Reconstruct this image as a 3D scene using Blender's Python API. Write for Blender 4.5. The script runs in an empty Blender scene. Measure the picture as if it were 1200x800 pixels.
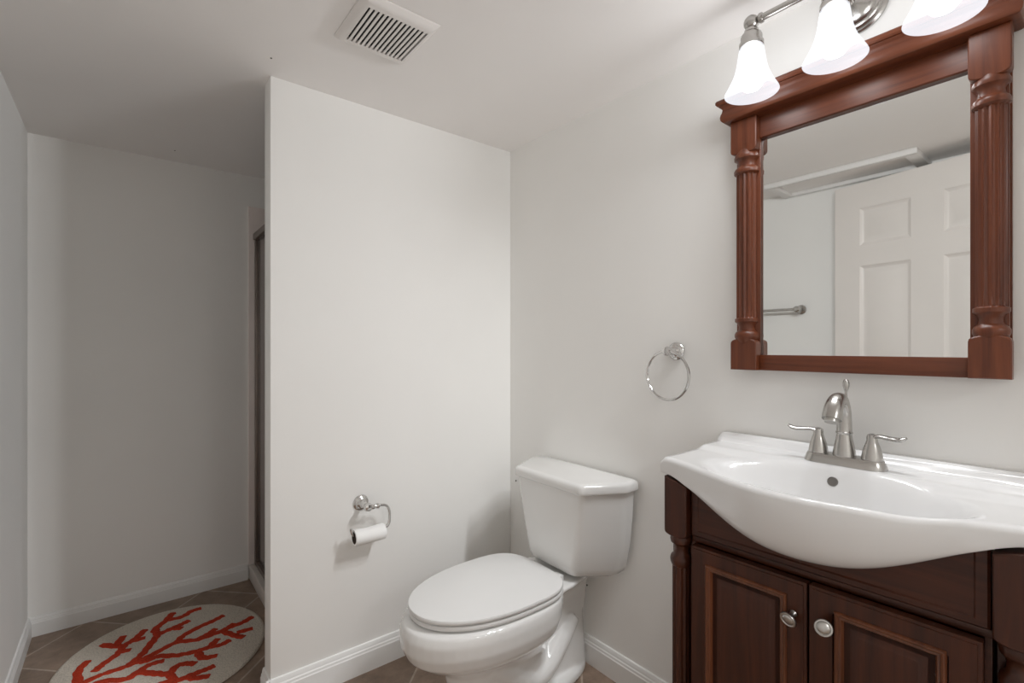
import bpy, bmesh, math, random
from mathutils import Vector, Matrix
random.seed(7)
PI = math.pi
sc = bpy.context.scene
COL = sc.collection

# ------------------------------------------------------------------ camera
F_PX = 569.0
yaw = math.atan(454.0 / 569.0)
cam_d = bpy.data.cameras.new('camera')
cam = bpy.data.objects.new('camera', cam_d)
COL.objects.link(cam)
cam.location = (-1.410, -1.777, 1.22)
cam.rotation_euler = (PI / 2, 0, -yaw)
cam_d.sensor_width = 36.0
cam_d.lens = F_PX / 1200.0 * 36.0
cam_d.shift_y = 6.0 / 1200.0
cam_d.clip_start = 0.02
sc.camera = cam

# ------------------------------------------------------------------ light and exposure
BULB_POWER = 8.4         # each of the three vanity bulbs
BULB_SMOOTH = 0.001
BULB_COLOR = (0.97, 0.985, 1.0)
HALL_FILL_POWER = 12.0         # added fill lamp, unseen in the hall behind the open doorway
sc.view_settings.view_transform = 'Standard'
sc.view_settings.look = 'None'
sc.view_settings.gamma = 1.0
sc.view_settings.use_curve_mapping = False
sc.view_settings.exposure = 0.0
try:
    sc.cycles.max_bounces = 14
    sc.cycles.diffuse_bounces = 12
    sc.cycles.glossy_bounces = 6
    sc.cycles.transparent_max_bounces = 12
    sc.cycles.caustics_reflective = False
    sc.cycles.caustics_refractive = False
    sc.cycles.sample_clamp_indirect = 4.0
    sc.cycles.use_denoising = True
except Exception:
    pass
w = bpy.data.worlds.new('world')
sc.world = w
w.use_nodes = True
w.node_tree.nodes['Background'].inputs[0].default_value = (0.8, 0.85, 0.9, 1)
w.node_tree.nodes['Background'].inputs[1].default_value = 0.05


# ------------------------------------------------------------------ helpers
def ob(name, bm, mats, parent=None, angle=35, kind=None):
    """link a bmesh as ONE mesh object"""
    bmesh.ops.recalc_face_normals(bm, faces=bm.faces[:])
    me = bpy.data.meshes.new(name)
    bm.to_mesh(me)
    bm.free()
    if not isinstance(mats, (list, tuple)):
        mats = [mats]
    for m in mats:
        me.materials.append(m)
    if angle:
        for p in me.polygons:
            p.use_smooth = True
        me.set_sharp_from_angle(angle=math.radians(angle))
    o = bpy.data.objects.new(name, me)
    COL.objects.link(o)
    if parent:
        o.parent = parent
        o.matrix_parent_inverse = Matrix.Translation(-Vector(parent.location))
    if kind:
        o['kind'] = kind
    return o


def thing(name, label, cat, loc, group=None):
    o = bpy.data.objects.new(name, None)
    o.empty_display_size = 0.05
    COL.objects.link(o)
    o.location = loc
    o['label'] = label
    o['category'] = cat
    if group:
        o['group'] = group
    return o


def tag(o, label, cat, group=None):
    o['label'] = label
    o['category'] = cat
    if group:
        o['group'] = group
    return o


def box(bm, x0, x1, y0, y1, z0, z1, bev=0.0, seg=2):
    vs = [bm.verts.new(p) for p in
          [(x0, y0, z0), (x1, y0, z0), (x1, y1, z0), (x0, y1, z0),
           (x0, y0, z1), (x1, y0, z1), (x1, y1, z1), (x0, y1, z1)]]
    fs = [bm.faces.new([vs[i] for i in q]) for q in
          [(0, 3, 2, 1), (4, 5, 6, 7), (0, 1, 5, 4), (1, 2, 6, 5), (2, 3, 7, 6), (3, 0, 4, 7)]]
    if bev:
        es = list({e for f in fs for e in f.edges})
        bmesh.ops.bevel(bm, geom=es, offset=bev, segments=seg, profile=0.5, affect='EDGES')
    return bm


def bx(*a, **k):
    return box(bmesh.new(), *a, **k)


def loft(bm, rings, cap0=True, cap1=True, closed=True):
    """rings: lists of points of equal length"""
    R = [[bm.verts.new(p) for p in r] for r in rings]
    n = len(R[0])
    for a, b in zip(R[:-1], R[1:]):
        for i in range(n if closed else n - 1):
            j = (i + 1) % n
            bm.faces.new([a[i], a[j], b[j], b[i]])
    if cap0:
        bm.faces.new(R[0][::-1])
    if cap1:
        bm.faces.new(R[-1])
    return R


def frame_for(d):
    d = Vector(d).normalized()
    u = d.orthogonal().normalized()
    v = d.cross(u).normalized()
    return d, u, v


def lathe(bm, prof, origin, axis=(0, 0, 1), n=32, cap0=True, cap1=True, mod=None, a0=0.0):
    """prof: (radius, height along axis)"""
    d, u, v = frame_for(axis)
    o = Vector(origin)
    rings = []
    for r, h in prof:
        ring = []
        for i in range(n):
            t = a0 + 2 * PI * i / n
            rr = r * (mod(t, h) if mod else 1.0)
            ring.append(o + d * h + u * rr * math.cos(t) + v * rr * math.sin(t))
        rings.append(ring)
    return loft(bm, rings, cap0, cap1)


def catmull(pts, sub=8):
    P = [Vector(p) for p in pts]
    P = [P[0] * 2 - P[1]] + P + [P[-1] * 2 - P[-2]]
    out = []
    for i in range(1, len(P) - 2):
        p0, p1, p2, p3 = P[i - 1:i + 3]
        for k in range(sub):
            t = k / sub
            out.append(0.5 * ((2 * p1) + (p2 - p0) * t + (2 * p0 - 5 * p1 + 4 * p2 - p3) * t * t
                              + (3 * p1 - p0 - 3 * p2 + p3) * t ** 3))
    out.append(P[-2])
    return out


def tube(bm, path, rad, n=12, closed=False, squash=None):
    """rad: number or list; squash=(a,b) scales the two cross axes"""
    P = [Vector(p) for p in path]
    m = len(P)
    if not isinstance(rad, (list, tuple)):
        rad = [rad] * m
    rings = []
    up = None
    for i in range(m):
        if closed:
            t = (P[(i + 1) % m] - P[i - 1]).normalized()
        else:
            t = (P[min(i + 1, m - 1)] - P[max(i - 1, 0)]).normalized()
        if up is None:
            up = t.orthogonal().normalized()
            if abs(t.z) < 0.9:
                up = (Vector((0, 0, 1)) - t * t.z).normalized()
        up = (up - t * up.dot(t)).normalized()
        sd = t.cross(up)
        a, b = squash if squash else (1, 1)
        rings.append([P[i] + up * rad[i] * a * math.cos(2 * PI * k / n) + sd * rad[i] * b * math.sin(2 * PI * k / n)
                      for k in range(n)])
    if closed:
        rings.append(rings[0])
        R = [[bm.verts.new(p) for p in r] for r in rings[:-1]]
        R.append(R[0])
        for a, b in zip(R[:-1], R[1:]):
            for i in range(n):
                j = (i + 1) % n
                bm.faces.new([a[i], a[j], b[j], b[i]])
    else:
        loft(bm, rings)
    return bm


def interp(tab, x):
    for (a, b), (c, d) in zip(tab[:-1], tab[1:]):
        if x <= c:
            return b + (d - b) * (x - a) / (c - a)
    return tab[-1][1]


# ------------------------------------------------------------------ materials
def mat(name, base, rough=0.5, metal=0.0, coat=0.0, spec=0.5, var=0.0, vscale=8.0, bump=0.0, bscale=120.0):
    m = bpy.data.materials.new(name)
    m.use_nodes = True
    nt = m.node_tree
    p = nt.nodes['Principled BSDF']
    p.inputs['Base Color'].default_value = (*base, 1)
    p.inputs['Roughness'].default_value = rough
    p.inputs['Metallic'].default_value = metal
    p.inputs['Coat Weight'].default_value = coat
    p.inputs['Coat Roughness'].default_value = 0.12
    p.inputs['Specular IOR Level'].default_value = spec
    tc = nt.nodes.new('ShaderNodeTexCoord')
    if var:
        n = nt.nodes.new('ShaderNodeTexNoise')
        n.inputs['Scale'].default_value = vscale
        n.inputs['Detail'].default_value = 4
        nt.links.new(tc.outputs['Object'], n.inputs['Vector'])
        r = nt.nodes.new('ShaderNodeValToRGB')
        r.color_ramp.elements[0].position = 0.3
        r.color_ramp.elements[1].position = 0.7
        r.color_ramp.elements[0].color = (*[c * (1 - var) for c in base], 1)
        r.color_ramp.elements[1].color = (*[min(1, c * (1 + var)) for c in base], 1)
        nt.links.new(n.outputs['Fac'], r.inputs['Fac'])
        nt.links.new(r.outputs['Color'], p.inputs['Base Color'])
    if bump:
        n = nt.nodes.new('ShaderNodeTexNoise')
        n.inputs['Scale'].default_value = bscale
        n.inputs['Detail'].default_value = 3
        nt.links.new(tc.outputs['Object'], n.inputs['Vector'])
        b = nt.nodes.new('ShaderNodeBump')
        b.inputs['Strength'].default_value = bump
        b.inputs['Distance'].default_value = 0.002
        nt.links.new(n.outputs['Fac'], b.inputs['Height'])
        nt.links.new(b.outputs['Normal'], p.inputs['Normal'])
    return m


def wood(name, dark, light, axis='Z', rough=0.35, coat=0.35, wear=None):
    m = bpy.data.materials.new(name)
    m.use_nodes = True
    nt = m.node_tree
    L = nt.links.new
    p = nt.nodes['Principled BSDF']
    p.inputs['Roughness'].default_value = rough
    p.inputs['Coat Weight'].default_value = coat
    p.inputs['Coat Roughness'].default_value = 0.22
    p.inputs['Specular IOR Level'].default_value = 0.36
    tc = nt.nodes.new('ShaderNodeTexCoord')
    mp = nt.nodes.new('ShaderNodeMapping')
    s = {'X': (1.4, 26, 26), 'Y': (26, 1.4, 26), 'Z': (26, 26, 1.4)}[axis]
    mp.inputs['Scale'].default_value = s
    L(tc.outputs['Object'], mp.inputs['Vector'])
    n = nt.nodes.new('ShaderNodeTexNoise')
    n.inputs['Scale'].default_value = 1.6
    n.inputs['Detail'].default_value = 6
    n.inputs['Roughness'].default_value = 0.65
    n.inputs['Distortion'].default_value = 0.6
    L(mp.outputs['Vector'], n.inputs['Vector'])
    r = nt.nodes.new('ShaderNodeValToRGB')
    r.color_ramp.elements[0].position = 0.3
    r.color_ramp.elements[1].position = 0.72
    r.color_ramp.elements[0].color = (*dark, 1)
    r.color_ramp.elements[1].color = (*light, 1)
    L(n.outputs['Fac'], r.inputs['Fac'])
    last = r.outputs['Color']
    if wear:
        w2 = nt.nodes.new('ShaderNodeTexNoise')
        w2.inputs['Scale'].default_value = 38
        w2.inputs['Detail'].default_value = 2
        L(tc.outputs['Object'], w2.inputs['Vector'])
        rr = nt.nodes.new('ShaderNodeValToRGB')
        rr.color_ramp.elements[0].position = 0.765
        rr.color_ramp.elements[1].position = 0.785
        L(w2.outputs['Fac'], rr.inputs['Fac'])
        mx = nt.nodes.new('ShaderNodeMix')
        mx.data_type = 'RGBA'
        L(rr.outputs['Color'], mx.inputs[0])
        L(last, mx.inputs[6])
        mx.inputs[7].default_value = (*wear, 1)
        last = mx.outputs[2]
    L(last, p.inputs['Base Color'])
    b = nt.nodes.new('ShaderNodeBump')
    b.inputs['Strength'].default_value = 0.08
    b.inputs['Distance'].default_value = 0.001
    L(n.outputs['Fac'], b.inputs['Height'])
    L(b.outputs['Normal'], p.inputs['Normal'])
    return m


M_wall = mat('wall_paint', (0.85, 0.846, 0.828), 0.6, spec=0.25, var=0.012, vscale=3, bump=0.05, bscale=160)
M_ceil = mat('ceiling_paint', (0.89, 0.872, 0.86), 0.8, spec=0.2, var=0.012, vscale=3, bump=0.05, bscale=120)
M_trim = mat('white_trim_paint', (0.80, 0.80, 0.79), 0.35, var=0.01)
M_door = mat('door_paint', (0.80, 0.765, 0.735), 0.4, var=0.01)
M_cer = mat('white_porcelain', (0.78, 0.78, 0.77), 0.12, coat=0.5, var=0.008, vscale=5)
M_seat = mat('white_seat_enamel', (0.74, 0.74, 0.735), 0.28, var=0.006)
M_sink = mat('white_sink_ceramic', (0.77, 0.772, 0.775), 0.14, coat=0.4, var=0.006)
M_chrome = mat('brushed_nickel', (0.50, 0.485, 0.465), 0.25, 1.0, var=0.03, vscale=30)
M_chrome2 = mat('polished_chrome', (0.66, 0.65, 0.64), 0.12, 1.0, var=0.02, vscale=20)
M_pewter = mat('pewter_knob', (0.55, 0.54, 0.52), 0.32, 1.0, var=0.08, vscale=60)
M_cap = mat('dark_nickel_cap', (0.22, 0.21, 0.20), 0.35, 0.9, var=0.05)
M_black = mat('painted_shade_black', (0.02, 0.02, 0.02), 0.8)  # painted dark for the shade inside the vent
M_dark = mat('dark_screw', (0.05, 0.05, 0.05), 0.5)
M_vent = mat('vent_plastic', (0.80, 0.775, 0.755), 0.4, var=0.01)
M_paper = mat('tissue_paper', (0.88, 0.88, 0.87), 0.9, bump=0.3, bscale=400)
M_card = mat('brown_cardboard', (0.10, 0.075, 0.06), 0.9)
M_shower = mat('pinkish_shower_panel', (0.76, 0.69, 0.66), 0.35, var=0.02)
M_curb = mat('beige_curb_tile', (0.62, 0.58, 0.54), 0.45, var=0.06, vscale=12)
M_bronze = mat('bronze_metal', (0.23, 0.19, 0.17), 0.35, 0.8, var=0.05)
M_glassd = mat('dim_shower_glass', (0.10, 0.09, 0.085), 0.1, coat=0.4)
M_hatch = mat('white_hatch_frame', (0.80, 0.79, 0.78), 0.45, var=0.01)
W_fr_v = wood('cherry_frame_upright', (0.080, 0.0205, 0.0085), (0.185, 0.052, 0.021), 'Z', coat=0.1)
W_fr_h = wood('cherry_frame_across', (0.080, 0.0205, 0.0085), (0.185, 0.052, 0.021), 'Y', coat=0.15)
W_v = wood('dark_cherry_upright', (0.030, 0.0085, 0.0040), (0.080, 0.0220, 0.0092), 'Z', coat=0.08, wear=(0.10, 0.06, 0.05))
W_h = wood('dark_cherry_across', (0.030, 0.0085, 0.0040), (0.080, 0.0220, 0.0092), 'Y', coat=0.08, wear=(0.10, 0.06, 0.05))
W_bead = wood('worn_lit_cherry_bead', (0.075, 0.024, 0.010), (0.19, 0.062, 0.026), 'Z', wear=(0.45, 0.38, 0.34))  # worn specks, plus wood lightened to paint in light on the bead

# mirror glass
M_mirror = bpy.data.materials.new('mirror_silver')
M_mirror.use_nodes = True
_p = M_mirror.node_tree.nodes['Principled BSDF']
_p.inputs['Metallic'].default_value = 1.0
_p.inputs['Roughness'].default_value = 0.015
_n = M_mirror.node_tree.nodes.new('ShaderNodeTexNoise')
_n.inputs['Scale'].default_value = 2.0
_r = M_mirror.node_tree.nodes.new('ShaderNodeValToRGB')
_r.color_ramp.elements[0].color = (0.86, 0.875, 0.86, 1)
_r.color_ramp.elements[1].color = (0.89, 0.90, 0.89, 1)
M_mirror.node_tree.links.new(_n.outputs['Fac'], _r.inputs['Fac'])
M_mirror.node_tree.links.new(_r.outputs['Color'], _p.inputs['Base Color'])


def floor_mat():
    m = bpy.data.materials.new('diagonal_brown_tile')
    m.use_nodes = True
    nt = m.node_tree
    L = nt.links.new
    p = nt.nodes['Principled BSDF']
    p.inputs['Roughness'].default_value = 0.45
    tc = nt.nodes.new('ShaderNodeTexCoord')
    mp = nt.nodes.new('ShaderNodeMapping')
    mp.vector_type = 'POINT'
    # u=(x+y)/sqrt2 , v=(y-x)/sqrt2
    mp.inputs['Rotation'].default_value = (0, 0, -PI / 4)
    mp.inputs['Location'].default_value = (0.01, 0.005, 0)
    L(tc.outputs['Object'], mp.inputs['Vector'])
    br = nt.nodes.new('ShaderNodeTexBrick')
    br.offset = 0.0
    br.squash = 1.0
    br.inputs['Scale'].default_value = 1.0
    br.inputs['Brick Width'].default_value = 0.31
    br.inputs['Row Height'].default_value = 0.31
    br.inputs['Mortar Size'].default_value = 0.0042
    br.inputs['Mortar Smooth'].default_value = 0.2
    br.inputs['Bias'].default_value = 0.0
    br.inputs['Color1'].default_value = (0.285, 0.208, 0.158, 1)
    br.inputs['Color2'].default_value = (0.24, 0.175, 0.133, 1)
    br.inputs['Mortar'].default_value = (0.42, 0.345, 0.285, 1)
    L(mp.outputs['Vector'], br.inputs['Vector'])
    n = nt.nodes.new('ShaderNodeTexNoise')
    n.inputs['Scale'].default_value = 11
    n.inputs['Detail'].default_value = 7
    n.inputs['Roughness'].default_value = 0.7
    L(tc.outputs['Object'], n.inputs['Vector'])
    r = nt.nodes.new('ShaderNodeValToRGB')
    r.color_ramp.elements[0].position = 0.32
    r.color_ramp.elements[1].position = 0.68
    r.color_ramp.elements[0].color = (0.68, 0.66, 0.64, 1)
    r.color_ramp.elements[1].color = (1.22, 1.2, 1.18, 1)
    L(n.outputs['Fac'], r.inputs['Fac'])
    mx = nt.nodes.new('ShaderNodeMix')
    mx.data_type = 'RGBA'
    mx.blend_type = 'MULTIPLY'
    mx.inputs[0].default_value = 1.0
    L(br.outputs['Color'], mx.inputs[6])
    L(r.outputs['Color'], mx.inputs[7])
    L(mx.outputs[2], p.inputs['Base Color'])
    b = nt.nodes.new('ShaderNodeBump')
    b.invert = True
    b.inputs['Strength'].default_value = 0.4
    b.inputs['Distance'].default_value = 0.002
    L(br.outputs['Fac'], b.inputs['Height'])
    L(b.outputs['Normal'], p.inputs['Normal'])
    return m


M_floor = floor_mat()


def tuft_mat(name, col):
    m = mat(name, col, 0.95, spec=0.1)
    nt = m.node_tree
    p = nt.nodes['Principled BSDF']
    tc = nt.nodes.new('ShaderNodeTexCoord')
    v = nt.nodes.new('ShaderNodeTexVoronoi')
    v.inputs['Scale'].default_value = 190
    nt.links.new(tc.outputs['Object'], v.inputs['Vector'])
    r = nt.nodes.new('ShaderNodeValToRGB')
    r.color_ramp.elements[0].color = (*[min(1, c * 1.12) for c in col], 1)
    r.color_ramp.elements[1].color = (*[c * 0.72 for c in col], 1)
    nt.links.new(v.outputs['Distance'], r.inputs['Fac'])
    nt.links.new(r.outputs['Color'], p.inputs['Base Color'])
    b = nt.nodes.new('ShaderNodeBump')
    b.invert = True
    b.inputs['Strength'].default_value = 0.7
    b.inputs['Distance'].default_value = 0.003
    nt.links.new(v.outputs['Distance'], b.inputs['Height'])
    nt.links.new(b.outputs['Normal'], p.inputs['Normal'])
    return m


M_mat = tuft_mat('cream_tufted_cotton', (0.66, 0.60, 0.52))
M_coral = tuft_mat('coral_red_tufted_cotton', (0.50, 0.050, 0.022))


def lamp_mat(name, col, strength, transp):
    """glass of a lit lamp: it glows, and lets part of the bulb's light straight through"""
    m = bpy.data.materials.new(name)
    m.use_nodes = True
    nt = m.node_tree
    nt.nodes.clear()
    out = nt.nodes.new('ShaderNodeOutputMaterial')
    em = nt.nodes.new('ShaderNodeEmission')
    em.inputs['Color'].default_value = (*col, 1)
    em.inputs['Strength'].default_value = strength
    lw = nt.nodes.new('ShaderNodeLayerWeight')
    lw.inputs['Blend'].default_value = 0.35
    r = nt.nodes.new('ShaderNodeValToRGB')
    r.color_ramp.elements[0].color = (*[c for c in col], 1)
    r.color_ramp.elements[1].color = (*[c * 1.12 for c in col], 1)
    nt.links.new(lw.outputs['Facing'], r.inputs['Fac'])
    nt.links.new(r.outputs['Color'], em.inputs['Color'])
    if transp <= 0:
        nt.links.new(em.outputs[0], out.inputs['Surface'])
        return m
    tr = nt.nodes.new('ShaderNodeBsdfTransparent')
    gl = nt.nodes.new('ShaderNodeBsdfDiffuse')
    gl.inputs['Color'].default_value = (0.02, 0.02, 0.02, 1)
    ad = nt.nodes.new('ShaderNodeAddShader')
    nt.links.new(em.outputs[0], ad.inputs[0])
    nt.links.new(gl.outputs[0], ad.inputs[1])
    mx = nt.nodes.new('ShaderNodeMixShader')
    mx.inputs[0].default_value = transp
    nt.links.new(ad.outputs[0], mx.inputs[1])
    nt.links.new(tr.outputs[0], mx.inputs[2])
    nt.links.new(mx.outputs[0], out.inputs['Surface'])
    return m


M_shade = lamp_mat('frosted_lamp_glass', (0.86, 0.89, 0.95), 2.0, 0.74)
M_bulb = lamp_mat('lit_bulb', (1.0, 0.99, 0.97), 9.0, 0.85)

# ------------------------------------------------------------------ room
H = 2.129
YP = 0.0            # partition face
PT = 0.085          # partition thickness
YB = 1.085          # alcove back wall
XL = -1.728         # left wall
YF = -2.45          # wall behind the camera
T = 0.08
S = dict(kind='structure')

ob('floor', bx(XL - T, T, -4.2, YB + T, -0.06, 0), M_floor, **S)
bm = bmesh.new()
prof = [(-4.2, H), (0.0, H), (YB + T, H - 0.012)]
loft(bm, [[(x, prof[0][0], prof[0][1]), (x, prof[1][0], prof[1][1]), (x, prof[2][0], prof[2][1]),
           (x, prof[2][0], H + 0.08), (x, prof[0][0], H + 0.08)] for x in (XL - T, T)])
ob('ceiling', bm, M_ceil, angle=1, **S)
ob('wall_right', bx(0, T, -4.2, YB + T, 0, H), M_wall, angle=0, **S)
ob('wall_left', bx(XL - T, XL, -4.2, YB + T, 0, H), M_wall, angle=0, **S)
ob('wall_back', bx(XL, 0, YB, YB + T, 0, H), M_wall, angle=0, **S)
XE = -1.028
ob('wall_partition', box(bmesh.new(), XE, 0, YP, YP + PT, 0, H, 0.003, 2), M_wall, **S)
# wall behind the camera, its unseen doorway widened to let in hall fill light
DX0, DX1, DZ = -1.60, -0.40, 2.06
bm = bmesh.new()
box(bm, XL, DX0, YF - 0.1, YF, 0, H)
box(bm, DX1, 0, YF - 0.1, YF, 0, H)
box(bm, DX0, DX1, YF - 0.1, YF, DZ, H)
ob('wall_front', bm, M_wall, angle=0, **S)
ob('wall_hall', bx(XL, 0, -4.28, -4.2, 0, H), M_wall, angle=0, **S)
# short return wall that carries the open door's hinges
ob('wall_return', bx(XL, -1.475, -1.72, -1.625, 0, H), M_wall, angle=0, **S)


def skirting(name, pts, h, t, side=1):
    """profile swept along a straight run from pts[0] to pts[1]; wall on the far side of 'n'"""
    (xa, ya), (xb, yb) = pts
    d = Vector((xb - xa, yb - ya, 0)).normalized()
    n = Vector((-d.y, d.x, 0)) * side
    pr = [(0, 0), (t, 0), (t, h * 0.70), (t * 0.86, h * 0.735), (t * 0.80, h * 0.80), (t * 0.62, h * 0.84),
          (t * 0.60, h * 0.90), (t * 0.38, h * 0.985), (t * 0.15, h), (0, h)]
    bm = bmesh.new()
    loft(bm, [[Vector((px, py, 0)) + n * a + Vector((0, 0, b)) for a, b in pr] for px, py in pts])
    return ob(name, bm, M_trim, angle=20, **S)


skirting('baseboard_partition', [(XE - 0.014, 0), (0, 0)], 0.104, 0.015, -1)
skirting('baseboard_partition_end', [(XE, PT), (XE, -0.015)], 0.104, 0.014, -1)
skirting('baseboard_right', [(0, -0.0), (0, -1.03)], 0.104, 0.015, -1)
skirting('baseboard_back', [(XL, YB), (-0.905, YB)], 0.080, 0.014, -1)
skirting('baseboard_left', [(XL, -0.8), (XL, YB)], 0.080, 0.014, -1)

# shower beyond the partition
ob('wall_shower', box(bmesh.new(), -0.902, -0.0, YB - 0.012, YB, 0.075, 1.955, 0.002), M_shower, **S)
bm = bmesh.new()
box(bm, -0.900, -0.80, PT + 0.002, YB - 0.013, 0, 0.074, 0.006)
ob('trim_1', bm, M_curb, **S)
sd = thing('shower_door', 'bronze-framed shower door half hidden behind the partition wall', 'shower door', (-0.86, 0.55, 0.075))
bm = bmesh.new()
box(bm, -0.875, -0.845, YB - 0.045, YB - 0.013, 0.075, 1.78, 0.003)
ob('jamb', bm, M_bronze, sd)
bm = bmesh.new()
box(bm, -0.875, -0.845, PT + 0.004, PT + 0.036, 0.075, 1.78, 0.003)
ob('jamb', bm, M_bronze, sd)
bm = bmesh.new()
box(bm, -0.882, -0.838, PT + 0.004, YB - 0.013, 1.78, 1.815, 0.004)
ob('header', bm, M_bronze, sd)
bm = bmesh.new()
box(bm, -0.875, -0.845, PT + 0.037, YB - 0.046, 0.075, 0.10, 0.003)
ob('sill_rail', bm, M_bronze, sd)
bm = bmesh.new()
box(bm, -0.863, -0.857, PT + 0.037, YB - 0.046, 0.101, 1.779)
ob('pane', bm, M_glassd, sd)


# ------------------------------------------------------------------ panelled boards (doors)
def panel_board(bm, O, U, V, N, us, vs, cells, prof, depth, midx=0):
    """board in the plane O+U*u+V*v; N points to the viewer. cells = {(i,j)} are moulded panels.
       prof: [(inset, height along N)] from the cell border to the panel field"""
    O, U, V, N = map(Vector, (O, U, V, N))

    def P(u, v, h=0.0):
        return O + U * u + V * v + N * h
    cache = {}

    def vert(u, v, h=0.0):
        k = (round(u, 6), round(v, 6), round(h, 6))
        if k not in cache:
            cache[k] = bm.verts.new(P(u, v, h))
        return cache[k]
    for i in range(len(us) - 1):
        for j in range(len(vs) - 1):
            a, b, c, d = us[i], us[i + 1], vs[j], vs[j + 1]
            if (i, j) in cells:
                prev = [vert(a, c), vert(b, c), vert(b, d), vert(a, d)]
                for ins, h in prof:
                    cur = [vert(a + ins, c + ins, h), vert(b - ins, c + ins, h),
                           vert(b - ins, d - ins, h), vert(a + ins, d - ins, h)]
                    for k in range(4):
                        bm.faces.new([prev[k], prev[(k + 1) % 4], cur[(k + 1) % 4], cur[k]])
                    prev = cur
                bm.faces.new(prev)
            else:
                bm.faces.new([vert(a, c), vert(b, c), vert(b, d), vert(a, d)])
    # sides and back
    u0, u1, v0, v1 = us[0], us[-1], vs[0], vs[-1]
    for k in range(len(us) - 1):
        bm.faces.new([vert(us[k], v0), vert(us[k], v0, -depth), vert(us[k + 1], v0, -depth), vert(us[k + 1], v0)])
        bm.faces.new([vert(us[k], v1), vert(us[k + 1], v1), vert(us[k + 1], v1, -depth), vert(us[k], v1, -depth)])
    for k in range(len(vs) - 1):
        bm.faces.new([vert(u0, vs[k]), vert(u0, vs[k + 1]), vert(u0, vs[k + 1], -depth), vert(u0, vs[k], -depth)])
        bm.faces.new([vert(u1, vs[k]), vert(u1, vs[k], -depth), vert(u1, vs[k + 1], -depth), vert(u1, vs[k + 1])])
    ring = [vert(u, v0, -depth) for u in us] + [vert(u1, v, -depth) for v in vs[1:]] + \
           [vert(u, v1, -depth) for u in us[-2::-1]] + [vert(u0, v, -depth) for v in vs[-2:0:-1]]
    bm.faces.new(ring[::-1])
    return bm


# six-panel door standing open against the left wall (seen in the mirror)
DOOR_FREE = Vector((-1.640, -0.812, 0.012))
DOOR_HINGE = Vector((-1.470, -1.615, 0.012))
dU = (DOOR_HINGE - DOOR_FREE).normalized()
dN = Vector((0, 0, 1)).cross(dU) * -1
if dN.x < 0:
    dN = -dN
dW = (DOOR_HINGE - DOOR_FREE).length
dHt = 2.055
bm = bmesh.new()
stile = 0.118
pw = (dW - 3 * stile) / 2
us = [0, stile, stile + pw, 2 * stile + pw, 2 * stile + 2 * pw, dW]
vs = [0, 0.20, 0.84, 1.00, 1.630, 1.728, 1.928, dHt]
cells = {(i, j) for i in (1, 3) for j in (1, 3, 5)}
panel_board(bm, DOOR_FREE, dU, (0, 0, 1), dN, us, vs, cells,
            [(0.004, 0.000), (0.010, -0.005), (0.020, -0.009), (0.028, -0.009), (0.050, -0.001)], 0.035)
door = ob('door_1', bm, M_door, angle=20, **S)
for hz in (0.25, 1.05, 1.83):
    bm = bmesh.new()
    c = DOOR_HINGE + dN * 0.0 + dU * 0.006 + Vector((0, 0, hz))
    lathe(bm, [(0.006, -0.045), (0.006, 0.045)], c, n=12)
    ob('hinge', bm, M_chrome, door)
bm = bmesh.new()
kc = DOOR_FREE + dU * 0.06 + Vector((0, 0, 0.92))
lathe(bm, [(0.03, 0), (0.03, 0.006), (0.011, 0.012), (0.011, 0.03), (0.026, 0.042), (0.028, 0.055), (0.018, 0.066)], kc, dN, 24)
ob('door_knob', bm, M_chrome, door)

# ------------------------------------------------------------------ things seen only in the mirror
hf = thing('ceiling_hatch', 'white rectangular hatch frame on the ceiling above the open door, seen in the mirror', 'ceiling hatch', (-1.58, -0.86, H))
hx0, hx1, hy0, hy1 = XL + 0.004, -1.446, -1.20, -0.523
for nm, a in (('frame_side', (hx1 - 0.028, hx1, hy0, hy1)), ('frame_side', (hx0, hx0 + 0.028, hy0, hy1)),
              ('frame_end', (hx0 + 0.0285, hx1 - 0.0285, hy0, hy0 + 0.05)), ('frame_end', (hx0 + 0.0285, hx1 - 0.0285, hy1 - 0.05, hy1))):
    bm = bmesh.new()
    box(bm, a[0], a[1], a[2], a[3], H - 0.026, H - 0.0005, 0.002)
    ob(nm, bm, M_hatch, hf)
bm = bmesh.new()
box(bm, hx0 + 0.029, hx1 - 0.029, hy0 + 0.051, hy1 - 0.051, H - 0.008, H - 0.001)
ob('hatch_panel', bm, M_ceil, hf)

tb = thing('towel_bar', 'chrome towel bar on the left wall, seen in the lower left of the mirror', 'towel bar', (XL, -0.42, 1.36))
TBZ = 1.436
for yy in (-0.612, -0.190):
    bm = bmesh.new()
    lathe(bm, [(0.027, 0), (0.027, 0.006), (0.020, 0.012), (0.012, 0.022), (0.011, 0.045), (0.017, 0.052), (0.017, 0.072), (0.010, 0.078)],
          (XL + 0.001, yy, TBZ), (1, 0, 0), 24)
    ob('bracket', bm, M_chrome, tb)
bm = bmesh.new()
tube(bm, [(XL + 0.061, -0.612, TBZ), (XL + 0.061, -0.190, TBZ)], 0.008, 12)
ob('bar', bm, M_chrome, tb)

# ------------------------------------------------------------------ toilet
TY = -0.462


def egg(z, xf, xb, hw, pb=2.6, n=48, y0=TY, xm=None, pf=2.1):
    xm = xm if xm is not None else xb + (xf - xb) * 0.42
    pts = []
    for i in range(n):
        t = 2 * PI * i / n
        c, s = math.cos(t), math.sin(t)
        p = pf if c > 0 else pb
        ex = abs(c) ** (2 / p) * (1 if c > 0 else -1)
        ey = abs(s) ** (2 / p) * (1 if s > 0 else -1)
        x = xm + (xf - xm) * ex if c > 0 else xm + (xm - xb) * ex
        pts.append((x, y0 + hw * ey, z))
    return pts


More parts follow.
